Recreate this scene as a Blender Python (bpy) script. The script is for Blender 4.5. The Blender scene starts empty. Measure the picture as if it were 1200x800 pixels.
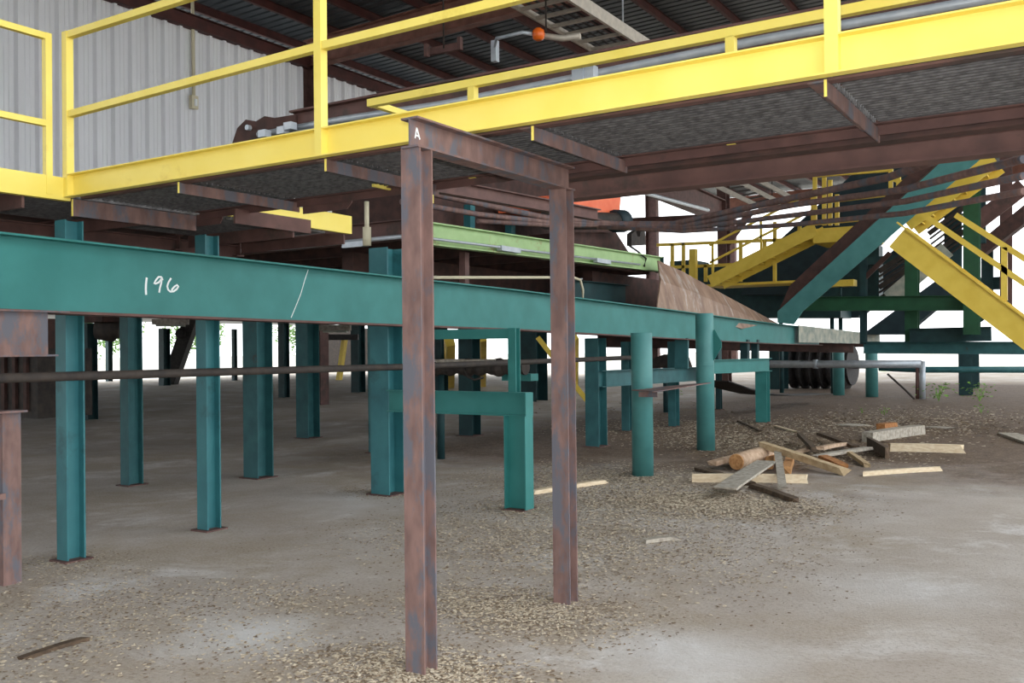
import bpy, math, random
from mathutils import Vector, Matrix
random.seed(7)
sc = bpy.context.scene
col = sc.collection
V = Vector

# ------------------------------------------------------------------ camera, world, light, exposure
# world axes: X = along the yellow walkway (to the right), Y = along the big green beam (away), Z up
F, YAW, PIT, ROL, EYE = 1100.0, math.radians(32.4), math.radians(.41), math.radians(-.6), 1.6
_cy, _sy = math.cos(YAW), math.sin(YAW)
FW = V((-_sy*math.cos(PIT), _cy*math.cos(PIT), math.sin(PIT)))
_r0 = V((_cy, _sy, 0)); _u0 = _r0.cross(FW)
RT = math.cos(ROL)*_r0 + math.sin(ROL)*_u0
UP = -math.sin(ROL)*_r0 + math.cos(ROL)*_u0
CO = V((0, 0, EYE))
cam = bpy.data.objects.new('camera', bpy.data.cameras.new('camera')); col.objects.link(cam)
m = Matrix.Identity(4)
for i in range(3):
    m[i][0] = RT[i]; m[i][1] = UP[i]; m[i][2] = -FW[i]; m[i][3] = CO[i]
cam.matrix_world = m
cam.data.sensor_width = 36; cam.data.lens = 36*F/1200; cam.data.clip_end = 600
sc.camera = cam

w = bpy.data.worlds.new('overcast_sky'); sc.world = w; w.use_nodes = True
bg = w.node_tree.nodes['Background']; bg.inputs[0].default_value = (.93, .97, 1.0, 1); bg.inputs[1].default_value = 1.0
flash = bpy.data.objects.new('camera_flash', bpy.data.lights.new('camera_flash', 'SPOT')); col.objects.link(flash)
flash.matrix_world = m; flash.location = CO + UP*.13 - RT*.02
flash.data.energy = 160; flash.data.spot_size = math.radians(85); flash.data.spot_blend = .6; flash.data.shadow_soft_size = .03
sc.view_settings.view_transform = 'Standard'; sc.view_settings.look = 'None'; sc.view_settings.gamma = 1
sc.view_settings.use_curve_mapping = False
sc.view_settings.exposure = 1.7

def ray(x, y): return FW + RT*((x-600)/F) - UP*((y-400)/F)
def on(ax, v, x, y):
    d = ray(x, y); return CO + d*((v-CO[ax])/d[ax])
def oX(v, x, y): return on(0, v, x, y)
def oY(v, x, y): return on(1, v, x, y)
def oZ(v, x, y): return on(2, v, x, y)
def dep(t, x, y): return CO + ray(x, y)*t

# ------------------------------------------------------------------ materials
def lin(r, g, b):
    return tuple(((c/255/12.92) if c/255 <= .04045 else ((c/255+.055)/1.055)**2.4) for c in (r, g, b)) + (1,)
def mat(name, c1, c2=None, scale=6, rough=.6, metal=0, bump=.0, c3=None, t3=.62, stretch=(1, 1, 1), spec=.4, detail=6, lo=.35, hi=.65):
    M = bpy.data.materials.new(name); M.use_nodes = True
    nt = M.node_tree; N = nt.nodes; L = nt.links
    b = N['Principled BSDF']; b.inputs['Roughness'].default_value = rough; b.inputs['Metallic'].default_value = metal
    b.inputs['Specular IOR Level'].default_value = spec
    if c2 is None: b.inputs['Base Color'].default_value = c1; return M
    g = N.new('ShaderNodeNewGeometry'); mp = N.new('ShaderNodeMapping'); L.new(g.outputs['Position'], mp.inputs[0])
    mp.inputs['Scale'].default_value = stretch
    n = N.new('ShaderNodeTexNoise'); n.inputs['Scale'].default_value = scale; n.inputs['Detail'].default_value = detail
    L.new(mp.outputs[0], n.inputs[0])
    r = N.new('ShaderNodeValToRGB'); r.color_ramp.elements[0].position = lo; r.color_ramp.elements[1].position = hi
    r.color_ramp.elements[0].color = c1; r.color_ramp.elements[1].color = c2
    L.new(n.outputs[0], r.inputs[0]); out = r.outputs[0]
    if c3:
        n2 = N.new('ShaderNodeTexNoise'); n2.inputs['Scale'].default_value = scale*.45; n2.inputs['Detail'].default_value = 8
        n2.inputs['Roughness'].default_value = .7
        L.new(mp.outputs[0], n2.inputs[0])
        r2 = N.new('ShaderNodeMapRange'); r2.inputs[1].default_value = t3-.04; r2.inputs[2].default_value = t3+.06
        L.new(n2.outputs[0], r2.inputs[0])
        mx = N.new('ShaderNodeMix'); mx.data_type = 'RGBA'; L.new(r2.outputs[0], mx.inputs[0])
        L.new(out, mx.inputs[6]); mx.inputs[7].default_value = c3; out = mx.outputs[2]
    L.new(out, b.inputs['Base Color'])
    if bump:
        bp = N.new('ShaderNodeBump'); bp.inputs['Strength'].default_value = bump; bp.inputs['Distance'].default_value = .01
        L.new(n.outputs[0], bp.inputs['Height']); L.new(bp.outputs[0], b.inputs['Normal'])
    return M
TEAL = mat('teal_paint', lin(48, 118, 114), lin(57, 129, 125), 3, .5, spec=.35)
TEALD = mat('weathered_teal_paint', lin(42, 90, 94), lin(52, 104, 107), 5, .55, c3=lin(70, 66, 58), t3=.68)
PIPET = mat('pipe_teal_paint', lin(70, 128, 127), lin(80, 140, 138), 4, .5)
DKGREEN = mat('dark_green_paint', lin(28, 76, 50), lin(36, 88, 58), 4, .55)
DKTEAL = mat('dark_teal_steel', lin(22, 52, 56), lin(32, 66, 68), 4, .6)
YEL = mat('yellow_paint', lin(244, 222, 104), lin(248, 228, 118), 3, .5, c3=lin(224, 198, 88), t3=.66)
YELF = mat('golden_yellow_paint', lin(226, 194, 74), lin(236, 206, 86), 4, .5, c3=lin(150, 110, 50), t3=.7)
RUST = mat('rusty_steel', lin(134, 106, 99), lin(108, 85, 80), 14, .75, bump=.3, c3=lin(98, 98, 106), t3=.53, stretch=(1, 1, .4), detail=10)
PRIM = mat('red_oxide_primer', lin(108, 78, 72), lin(88, 64, 60), 5, .7, bump=.15, c3=lin(76, 62, 58), t3=.58)
PRIMD = mat('dirty_dark_primer', lin(84, 58, 52), lin(62, 46, 42), 6, .8, bump=.15)
ROOFR = mat('roof_red_primer', lin(84, 46, 42), lin(66, 38, 36), 3, .7)
DARKST = mat('dark_greasy_steel', lin(48, 44, 42), lin(66, 58, 52), 9, .75, bump=.3)
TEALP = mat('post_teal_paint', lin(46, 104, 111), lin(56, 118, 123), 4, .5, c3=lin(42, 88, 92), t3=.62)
RAFT = mat('rafter_primer', lin(138, 94, 80), lin(116, 78, 66), 3, .7)
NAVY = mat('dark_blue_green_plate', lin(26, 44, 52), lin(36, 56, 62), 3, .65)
LGREEN = mat('light_green_paint', lin(152, 184, 126), lin(164, 194, 136), 5, .5, c3=lin(146, 118, 80), t3=.62)
GALV = mat('galvanised_conduit', lin(168, 176, 184), lin(186, 192, 198), 8, .4, metal=.3)
TRAY = mat('aluminium_tray', lin(172, 164, 152), lin(190, 182, 168), 8, .5, metal=.2)
SIDING = mat('grey_siding', lin(234, 235, 238), lin(240, 241, 244), 1.2, .45, stretch=(1, 1, .2))
ROOFM = mat('roof_underside', lin(76, 80, 82), lin(64, 68, 70), 2, .5)
GRATE = mat('grating_steel', lin(112, 110, 110), lin(78, 76, 76), 20, .6, metal=.2)
PALE = mat('fresh_pale_wood', lin(234, 218, 190), lin(216, 194, 160), 14, .8, stretch=(1, 1, 3), bump=.2)
TANW = mat('tan_wood', lin(204, 182, 146), lin(176, 152, 118), 14, .8, bump=.2)
GREYW = mat('weathered_grey_wood', lin(190, 182, 168), lin(150, 142, 130), 18, .85, bump=.3)
DARKW = mat('dark_rotten_wood', lin(104, 86, 68), lin(74, 60, 48), 18, .9, bump=.4)
ORANGEW = mat('orange_bark', lin(190, 134, 84), lin(156, 104, 62), 20, .85, bump=.4)
CUTW = mat('sawn_log_end', lin(206, 158, 106), lin(176, 124, 78), 30, .85, bump=.4)
PINKW = mat('pinkish_split_wood', lin(206, 180, 154), lin(178, 148, 122), 16, .85, bump=.2)
SHEET = mat('rusty_rubber_sheet', lin(166, 138, 118), lin(132, 104, 88), 2.2, .5, stretch=(1, 3, 1), c3=lin(196, 190, 184), t3=.6)
ORANGE = mat('orange_paint', lin(240, 108, 66), lin(246, 122, 80), 4, .5)
BLACKR = mat('black_rubber', lin(38, 34, 34), lin(52, 48, 46), 9, .7)
WHITEP = mat('white_chalk_paint', lin(244, 248, 248))
LEAF = mat('weed_leaf', lin(110, 160, 60), lin(140, 190, 80), 20, .6)
TREEL = mat('tree_leaf', lin(84, 122, 58), lin(120, 150, 84), 3, .7)
LAMPO = mat('amber_lens', lin(226, 104, 32), None, rough=.25)
IVORY = mat('ivory_box', lin(214, 206, 178), None)
BLEACH = mat('dusty_bleached_steel', lin(186, 184, 168), lin(140, 150, 140), 5, .6)
CHIPA = mat('pale_wood_chips', lin(216, 204, 182), lin(180, 162, 138), 60, .9, detail=2)
CHIPB = mat('brown_wood_chips', lin(150, 130, 106), lin(110, 94, 78), 60, .9, detail=2)

# ------------------------------------------------------------------ mesh helpers
class MB:
    def __init__(s): s.v = []; s.f = []
    def sweep(s, prof, pts, up=(0, 0, 1), cap=True):
        pts = [V(p) for p in pts]; up = V(up); n = len(prof); base = len(s.v); k = len(pts)
        for i, p in enumerate(pts):
            d = ((pts[i+1]-p).normalized() if i < k-1 else V()) + ((p-pts[i-1]).normalized() if i else V())
            d.normalize()
            a = d.cross(up)
            if a.length < 1e-4: a = d.cross(V((0, 1, 0)))
            a.normalize(); b = a.cross(d)
            for (x, y) in prof: s.v.append(p + a*x + b*y)
        for i in range(k-1):
            for j in range(n):
                j2 = (j+1) % n
                s.f.append((base+i*n+j, base+i*n+j2, base+(i+1)*n+j2, base+(i+1)*n+j))
        if cap:
            s.f.append(tuple(base+j for j in range(n))[::-1]); s.f.append(tuple(base+(k-1)*n+j for j in range(n)))
        return s
    def tube(s, pts, r, n=10): return s.sweep([(r*math.cos(6.28319*i/n), r*math.sin(6.28319*i/n)) for i in range(n)], pts, (.013, .021, 1))
    def box(s, lo, hi):
        b = len(s.v)
        for z in (lo[2], hi[2]):
            for y in (lo[1], hi[1]):
                for x in (lo[0], hi[0]): s.v.append(V((x, y, z)))
        for f in ((0, 2, 3, 1), (4, 5, 7, 6), (0, 1, 5, 4), (2, 6, 7, 3), (0, 4, 6, 2), (1, 3, 7, 5)): s.f.append(tuple(b+i for i in f))
        return s
    def prism(s, poly, off):                       # polygon of world points, extruded by vector off
        b = len(s.v); n = len(poly); off = V(off)
        for p in poly: s.v.append(V(p))
        for p in poly: s.v.append(V(p)+off)
        s.f.append(tuple(range(b, b+n))); s.f.append(tuple(range(b+2*n-1, b+n-1, -1)))
        for i in range(n): s.f.append((b+i, b+n+i, b+n+(i+1) % n, b+(i+1) % n))
        return s
    def lathe(s, p, ax, prof, n=14):               # prof: (distance along axis, radius)
        ax = V(ax).normalized(); a = ax.cross(V((.3, .2, 1))).normalized(); c = ax.cross(a); b = len(s.v)
        for (h, r) in prof:
            for i in range(n): s.v.append(V(p)+ax*h+(a*math.cos(6.28319*i/n)+c*math.sin(6.28319*i/n))*r)
        for k in range(len(prof)-1):
            for i in range(n): s.f.append((b+k*n+i, b+k*n+(i+1) % n, b+(k+1)*n+(i+1) % n, b+(k+1)*n+i))
        s.f.append(tuple(b+i for i in range(n))[::-1]); s.f.append(tuple(b+(len(prof)-1)*n+i for i in range(n)))
        return s
    def build(s, name, M, parent=None, smooth=False, origin=None):
        if parent is not None: o0 = WL[parent.name]
        elif origin is not None: o0 = V(origin)
        else:
            xs = [p.x for p in s.v]; ys = [p.y for p in s.v]; zs = [p.z for p in s.v]
            o0 = V(((min(xs)+max(xs))/2, (min(ys)+max(ys))/2, min(zs)))
        me = bpy.data.meshes.new(name); me.from_pydata([tuple(p-o0) for p in s.v], [], s.f); me.validate()
        import bmesh
        bm = bmesh.new(); bm.from_mesh(me); bmesh.ops.recalc_face_normals(bm, faces=bm.faces); bm.to_mesh(me); bm.free()
        me.materials.append(M)
        if smooth:
            for p in me.polygons: p.use_smooth = len(p.vertices) == 4
        o = bpy.data.objects.new(name, me); col.objects.link(o)
        if parent is not None: o.parent = parent; WL[o.name] = o0
        else: o.location = o0; WL[o.name] = o0
        return o
WL = {}
def tag(o, label, cat, group=None, kind=None):
    if label: o['label'] = label
    if cat: o['category'] = cat
    if group: o['group'] = group
    if kind: o['kind'] = kind
    return o
def thing(name, label, cat, loc, group=None):
    o = bpy.data.objects.new(name, None); col.objects.link(o); o.location = loc; WL[o.name] = V(loc)
    o.empty_display_size = .2
    return tag(o, label, cat, group)
def struct(o): o['kind'] = 'structure'; return o
def I(b, d, tf=.012, tw=.009):
    h = d/2; w = b/2; t = tw/2
    return [(-w, -h), (w, -h), (w, -h+tf), (t, -h+tf), (t, h-tf), (w, h-tf), (w, h), (-w, h), (-w, h-tf), (-t, h-tf), (-t, -h+tf), (-w, -h+tf)]
def C(b, d, t=.012):      # channel, web at a=0, flanges to +a
    h = d/2
    return [(0, -h), (b, -h), (b, -h+t), (t, -h+t), (t, h-t), (b, h-t), (b, h), (0, h)]
def Lp(b, d, t=.009):     # angle: vertical leg at a=0 hanging down, horizontal leg on top to +a
    return [(0, 0), (0, -d), (t, -d), (t, -t), (b, -t), (b, 0)]
def Rc(b, d): return [(-b/2, -d/2), (b/2, -d/2), (b/2, d/2), (-b/2, d/2)]
def member(name, prof, p0, p1, M, label=None, cat=None, parent=None, up=(0, 0, 1), group=None):
    o = MB().sweep(prof, [p0, p1], up).build(name, M, parent)
    if label: tag(o, label, cat, group)
    return o
def tubething(name, pts, r, M, label, cat, group=None, n=10):
    return tag(MB().tube(pts, r, n).build(name, M, None, True), label, cat, group)

# ------------------------------------------------------------------ setting: floor, ground, wall, roof
def floor_material():
    M = bpy.data.materials.new('dusty_concrete'); M.use_nodes = True
    nt = M.node_tree; N = nt.nodes; L = nt.links; b = N['Principled BSDF']
    b.inputs['Roughness'].default_value = .85; b.inputs['Specular IOR Level'].default_value = .25
    g = N.new('ShaderNodeNewGeometry')
    def noise(sc_, det=6, rough=.6, dist=0):
        n = N.new('ShaderNodeTexNoise'); n.inputs['Scale'].default_value = sc_; n.inputs['Detail'].default_value = det
        n.inputs['Roughness'].default_value = rough; n.inputs['Distortion'].default_value = dist
        L.new(g.outputs['Position'], n.inputs[0]); return n.outputs[0]
    def ramp(v, lo, hi):
        r = N.new('ShaderNodeMapRange'); r.inputs[1].default_value = lo; r.inputs[2].default_value = hi
        L.new(v, r.inputs[0]); return r.outputs[0]
    def mix(f, a, c):
        mx = N.new('ShaderNodeMix'); mx.data_type = 'RGBA'
        if isinstance(f, float): mx.inputs[0].default_value = f
        else: L.new(f, mx.inputs[0])
        for i, q in ((6, a), (7, c)):
            if isinstance(q, tuple): mx.inputs[i].default_value = q
            else: L.new(q, mx.inputs[i])
        return mx.outputs[2]
    def math_(op, a, c):
        q = N.new('ShaderNodeMath'); q.operation = op
        for i, z in enumerate((a, c)):
            if isinstance(z, (int, float)): q.inputs[i].default_value = z
            else: L.new(z, q.inputs[i])
        return q.outputs[0]
    c = mix(ramp(noise(.9, 8, .65), .35, .65), lin(176, 165, 154), lin(196, 188, 180))
    c = mix(math_('MULTIPLY', ramp(noise(.75, 9, .72, .5), .53, .66), .85), c, lin(224, 221, 218))          # bleached patches
    c = mix(math_('MULTIPLY', ramp(noise(38, 3, .6), .52, .66), .35), c, lin(120, 108, 96))               # grit
    sp = N.new('ShaderNodeSeparateXYZ'); L.new(g.outputs['Position'], sp.inputs[0])
    big = noise(.55, 6, .65)
    saw = math_('MULTIPLY', ramp(noise(.7, 8, .72, .3), .44, .60), ramp(math_('ADD', sp.outputs[0], math_('MULTIPLY', big, 2.0)), .8, -1.2))
    c = mix(math_('MULTIPLY', saw, .7), c, mix(ramp(noise(50, 3, .6), .4, .6), lin(154, 138, 118), lin(182, 168, 148)))   # sawdust
    wob = noise(2.2, 8, .7, .4)
    for (px_, py_, r_, k_) in ((290, 745, .62, .85), (100, 690, .42, .75), (660, 655, .5, .4), (820, 770, .7, .6), (640, 610, .6, .3), (1060, 690, .9, .35), (420, 590, 1.0, .4)):
        pt = oZ(0, px_, py_); cx = N.new('ShaderNodeVectorMath'); cx.operation = 'DISTANCE'
        L.new(g.outputs['Position'], cx.inputs[0]); cx.inputs[1].default_value = pt
        dd = math_('ADD', cx.outputs['Value'], math_('MULTIPLY', wob, r_*1.3))
        c = mix(math_('MULTIPLY', ramp(dd, r_*1.55, r_*.75), k_), c, lin(222, 221, 220))                      # spilled lime dust
    # bare dirt and bark: further away, right of the green posts
    yy = math_('ADD', sp.outputs[1], math_('MULTIPLY', big, 6.0))
    yy = math_('SUBTRACT', yy, math_('MULTIPLY', sp.outputs[0], .25))
    d = ramp(yy, 13.8, 17.0); xm = ramp(sp.outputs[0], -11.5, -9.0)
    far = ramp(sp.outputs[1], 44, 40)
    dm = math_('MULTIPLY', math_('MULTIPLY', d, xm), far)
    dirt = mix(ramp(noise(5, 8, .75), .38, .62), lin(80, 63, 50), lin(116, 96, 80))
    dirt = mix(ramp(noise(22, 4, .6), .56, .7), dirt, lin(160, 142, 122))
    c = mix(math_('MULTIPLY', dm, .92), c, dirt)
    L.new(c, b.inputs['Base Color'])
    bp = N.new('ShaderNodeBump'); bp.inputs['Strength'].default_value = .35; bp.inputs['Distance'].default_value = .02
    L.new(noise(45, 5, .7), bp.inputs['Height']); L.new(bp.outputs[0], b.inputs['Normal'])
    return M
FLOORM = floor_material()
GROUND = mat('bright_gravel_yard', lin(196, 190, 180), lin(214, 208, 198), .8, .9, c3=lin(150, 168, 112), t3=.6)
struct(MB().box((-48, -16, -.2), (22, 58, 0)).build('floor', FLOORM))
struct(MB().box((-260, -160, -.45), (200, 260, -.21)).build('ground', GROUND))

WX = -20.0; XE = 5.0
struct(MB().box((-22, -14.3, 0), (XE, -14, 10.9)).build('wall_back_added', SIDING))  # unseen wall, added to shut out daylight from behind the camera
wall = bpy.data.objects.new('wall_left', None); col.objects.link(wall); wall.location = (WX, 8, 3.3); WL['wall_left'] = V((WX, 8, 3.3)); struct(wall)
pw = .94                                                     # one siding sheet: two tall ribs, small ribs between
prof = []
for k in range(2):
    y = k*pw/2
    prof += [(y, 0), (y+.02, 0), (y+.05, .12), (y+.13, .12), (y+.16, 0)]
    for q in (.28, .39): prof += [(y+q-.025, 0), (y+q-.012, .02), (y+q+.012, .02), (y+q+.025, 0)]
prof.append((pw, 0))
mb = MB()
for z in (3.3, 9.95):
    for (y, d) in prof: mb.v.append(V((WX+d, y, z)))
for z in (3.3, 9.95):
    for (y, d) in prof: mb.v.append(V((WX+d-.004, y, z)))
n = len(prof)
for i in range(n-1):
    mb.f.append((i, i+1, n+i+1, n+i)); mb.f.append((2*n+i, 3*n+i, 3*n+i+1, 2*n+i+1))
WL['x'] = V((WX, 0, 3.3))
class _P: name = 'x'
p0 = mb.build('siding_panel', SIDING, None, origin=(WX, 0, 3.3))
p0.parent = wall; p0.location = (0, -6, 0)
for k in range(1, 40):
    c = p0.copy(); col.objects.link(c); c.parent = wall; c.location = (0, -6+k*pw, 0)
struct(MB().sweep(I(.2, .35), [(WX+.15, 2, 10.1), (WX+.15, 52, 10.1)]).build('trim_1', ROOFR))   # eave beam
struct(MB().box((-46, -14, 3.3), (WX-.05, 47, 3.42)).build('ceiling_annex_added', ROOFM))  # unseen lean-to roof, added to keep the floor beyond the wall dark

ceil = bpy.data.objects.new('ceiling', None); col.objects.link(ceil); ceil.location = (0, 0, 10.9); WL['ceiling'] = V((0, 0, 10.9)); struct(ceil)
def roofz(x): return 11.0 + (x+20)*.02
mb = MB(); rp = []
rw = .92
for k in range(3):
    y = k*rw/3; rp += [(y, 0), (y+.12, 0), (y+.14, .04), (y+.20, .04), (y+.22, 0)]
rp.append((rw, 0)); n = len(rp)
for t in (0, .005):
    for x in (-22, XE):
        for (y, d) in rp: mb.v.append(V((x, y, roofz(x)+d+t)))
for i in range(n-1):
    mb.f.append((i, i+1, n+i+1, n+i)); mb.f.append((2*n+i, 3*n+i, 3*n+i+1, 2*n+i+1))
r0 = mb.build('roof_panel', ROOFM, None, origin=(0, 0, 10.9)); r0.parent = ceil; r0.location = (0, -14, 0)
for k in range(1, 78):
    if k in (66, 67, 68): continue                     # skylight sheets are set in below
    c = r0.copy(); col.objects.link(c); c.parent = ceil; c.location = (0, -14+k*rw, 0)
for k in range(16):
    x = -20.6+k*1.65
    MB().sweep(I(.1, .24, .008, .008), [(x, -14, roofz(x)-.13), (x, 57.7, roofz(x)-.13)]).build('purlin', ROOFR, ceil)
for y in (-4, 8, 20.3, 32.4, 44.6, 56.6):
    MB().sweep(I(.3, .8, .03, .02), [(-20, y, roofz(-20)-.63), (XE-.5, y, roofz(XE)-.63)]).build('rafter', RAFT, ceil)
    for x in (-19.7, XE-.7):
        struct(MB().sweep(I(.35, .6, .025, .02), [(x, y, 0), (x, y, roofz(x)-1)], (1, 0, 0)).build('column_' + ('wall' if x < 0 else 'yard'), PRIM))
SKYL = bpy.data.materials.new('translucent_skylight'); SKYL.use_nodes = True
_n = SKYL.node_tree.nodes; _t = _n.new('ShaderNodeBsdfTranslucent'); _t.inputs[0].default_value = (.92, .90, .84, 1)
SKYL.node_tree.links.new(_t.outputs[0], _n['Material Output'].inputs[0])
sk = r0.data.copy(); sk.materials.clear(); sk.materials.append(SKYL)
for k in (66, 67, 68):
    s_ = bpy.data.objects.new('skylight_panel', sk); col.objects.link(s_); s_.parent = ceil; s_.location = (0, -14+k*rw, 0)

# ------------------------------------------------------------------ rusty goal-shaped frame in front
fx = -2.9
fr = thing('steel_portal', 'free-standing rusty goal-shaped steel frame of two posts and crossbeam in the foreground', 'frame', (fx, 4.4, 0))
for y in (3.70, 5.17):
    MB().sweep(I(.118, .105, .01, .009), [(fx, y, 0), (fx, y, 2.60)], (0, 1, 0)).build('post', RUST, fr)
MB().sweep(I(.105, .15, .010, .009), [(fx+.01, 3.63, 2.668), (fx+.01, 5.24, 2.668)]).build('crossbeam', RUST, fr)
mk = MB()
for (p, q_) in (((3.668, 2.645), (3.682, 2.70)), ((3.682, 2.70), (3.706, 2.645)), ((3.674, 2.662), (3.700, 2.657))):
    mk.sweep(Rc(.007, .002), [(fx+.0165, *p), (fx+.0165, *q_)], (1, 0, 0))
tag(mk.build('chalk_mark', WHITEP, fr), 'white painted letter A', None)

# rusty low frame at the left edge, and the plate above it
lf = thing('steel_trestle', 'low rusty steel trestle of two channels at the left edge', 'trestle', (-6.42, 3.2, 0))
MB().sweep(C(.05, .13), [(-6.43, 3.64, 0), (-6.43, 3.64, 1.19)], (0, 1, 0)).build('post', RUST, lf)
MB().sweep(C(.05, .13), [(-6.43, 2.6, 0), (-6.43, 2.6, 1.19)], (0, 1, 0)).build('post', RUST, lf)
MB().box((-6.5, 2.5, 1.19), (-6.37, 3.72, 1.205)).build('top_rail', RUST, lf)
MB().box((-6.45, 2.65, .60), (-6.40, 3.58, .64)).build('cross_tie', RUST, lf)
hp = thing('hanging_channel', 'rusty flanged plate hung under the green beam at the left edge', 'steel plate', (-6.3, 3.2, 1.58))
MB().box((-6.32, 2.3, 1.59), (-6.30, 3.83, 1.885)).build('web', RUST, hp)
MB().box((-6.40, 2.3, 1.885), (-6.24, 3.96, 1.897)).build('top_flange', RUST, hp)
MB().box((-6.40, 2.3, 1.577), (-6.24, 3.87, 1.59)).build('bottom_flange', RUST, hp)

# ------------------------------------------------------------------ the long green beam with the number
gb = thing('long_beam', 'long teal steel beam crossing the whole hall, numbered 196 in white', 'beam', (-6.5, 12, 1.9))
st = [(1.8, 2.44, 1.905), (3.6, 2.432, 1.90), (10.25, 2.35, 1.84), (16, 2.225, 1.73), (21.3, 2.10, 1.64), (25.5, 2.03, 1.60)]
mb = MB()
for (y, t, b) in st:
    for x in (-6.51, -6.495):
        mb.v += [V((x, y, b)), V((x, y, t))]
for i in range(len(st)-1):
    q = i*4
    for (a_, b_) in ((0, 1), (1, 3), (3, 2), (2, 0)): mb.f.append((q+a_, q+b_, q+4+b_, q+4+a_))
mb.f += [(0, 2, 3, 1), (20, 21, 23, 22)]
mb.build('web', TEAL, gb)
MB().sweep([(-.11, -.012), (.11, -.012), (.11, .003), (-.11, .003)], [(-6.5, y, t) for (y, t, b) in st]).build('top_flange', TEAL, gb)
tag(MB().sweep([(-.11, -.012), (.11, -.012), (.11, .008), (-.11, .008)], [(-6.5, y, b) for (y, t, b) in st]).build('bottom_flange', PRIM, gb), 'rusty unpainted bottom flange', None)
# handwritten 196, strokes in photograph coordinates laid on the web plane
def stroke(pts, r, name, parent, closed=False):
    P = [oX(-6.495, x, y)+V((.002, 0, 0)) for (x, y) in pts]
    mb = MB(); mb.sweep([(-r, -.0015), (r, -.0015), (r, .0015), (-r, .0015)], P, (1, 0, 0)); return mb.build(name, WHITEP, parent)
def zz(pts): return [(150+x/13.34, 300+y/13.34) for (x, y) in pts]
o = stroke(zz([(290, 335), (278, 430), (275, 520), (280, 605)]), .0085, 'painted_digit', gb); o['label'] = 'white painted digit 1'
o = stroke(zz([(540, 375), (515, 325), (475, 325), (440, 365), (405, 425), (430, 430), (480, 410), (520, 360), (535, 340), (515, 430), (495, 500), (485, 570)]), .0075, 'painted_digit', gb); o['label'] = 'white painted digit 9'
o = stroke(zz([(670, 345), (630, 410), (610, 470), (625, 525), (660, 555), (710, 552), (760, 515), (785, 475), (765, 450), (725, 475), (690, 515), (680, 540)]), .0075, 'painted_digit', gb); o['label'] = 'white painted digit 6'
o = stroke([(361, 316), (357, 328), (352, 345), (346, 360), (341, 372)], .003, 'scratch', gb); o['label'] = 'thin white scratch'

# ------------------------------------------------------------------ posts
def hpost(loc, b, d, zt, M, label, plate=.12, name='steel_post', base=None, cat='post'):
    t = thing(name, label, cat, (loc[0], loc[1], 0))
    MB().sweep(I(b, d, .014, .011), [(loc[0], loc[1], .012), (loc[0], loc[1], zt)], (0, 1, 0)).build('shaft', M, t)
    if plate:
        MB().box((loc[0]-b/2-.04, loc[1]-d/2-.04, 0), (loc[0]+b/2+.04, loc[1]+d/2+.04, .013)).build('base_plate', PRIM, t)
    return t
hpost((-6.78, 4.30), .135, .155, 2.62, TEALP, 'teal post nearest the left edge, under the yellow walkway corner')
hpost((-6.83, 5.66), .135, .155, 2.64, TEALP, 'second teal post behind the long beam, right below the number 196')
hpost((-9.95, 7.1), .16, .2, 2.6, TEALD, 'teal post standing on the floor between the two nearest posts left of the number')
hpost((-9.08, 8.3), .26, .26, 2.6, TEALD, 'wide teal post right of the number, standing on open floor')
hpost((-12.37, 12.5), .30, .30, 2.9, TEALD, 'wide dark teal post further back, left of the foreground frame')
hpost((-6.76, 8.05), .26, .26, 2.72, TEALP, 'wide teal double post just left of the foreground frame')
hpost((-9.6, 11.2), .2, .2, 2.9, TEALD, 'teal post half hidden behind the wide double post by the frame')
hpost((-9.95, 14.2), .30, .28, 2.9, DKTEAL, 'dark teal post seen inside the foreground frame behind the rollers')
hpost((-7.0, 13.55), .24, .3, 1.75, TEALD, 'wide teal post right of the foreground frame, left of the nearest pipe column')
hpost((-7.75, 16.3), .16, .2, 1.7, TEALD, 'slim teal post seen just left of the nearest pipe column')
hpost((-7.35, 17.6), .16, .2, 1.7, TEALD, 'slim teal post hidden partly by the taller pipe column')
hpost((-8.3, 22.8), .12, .14, 1.7, DKTEAL, 'thin dark post beyond the sagging belt')
hpost((-6.08, 19.3), .24, .22, 1.07, TEAL, 'short flat teal post with beam on top, right of the taller pipe column')
def gp(px, py): return oZ(0, px, py)
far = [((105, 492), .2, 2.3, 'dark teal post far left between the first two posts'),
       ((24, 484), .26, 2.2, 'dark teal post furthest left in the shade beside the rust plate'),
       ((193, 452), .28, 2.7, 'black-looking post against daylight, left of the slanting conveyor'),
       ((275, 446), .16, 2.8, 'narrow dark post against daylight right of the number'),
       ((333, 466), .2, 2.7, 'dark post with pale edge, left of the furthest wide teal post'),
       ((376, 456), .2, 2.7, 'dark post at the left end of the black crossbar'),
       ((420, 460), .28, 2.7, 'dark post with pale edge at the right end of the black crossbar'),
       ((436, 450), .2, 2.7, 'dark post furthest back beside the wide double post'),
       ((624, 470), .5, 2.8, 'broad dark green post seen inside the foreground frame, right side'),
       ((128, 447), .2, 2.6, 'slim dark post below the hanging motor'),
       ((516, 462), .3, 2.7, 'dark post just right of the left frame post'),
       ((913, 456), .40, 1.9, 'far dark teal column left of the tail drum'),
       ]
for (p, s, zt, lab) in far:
    q = gp(*p); hpost((q.x, q.y), s*1.35, s*1.35, zt, DKTEAL, lab, plate=0)

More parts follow.
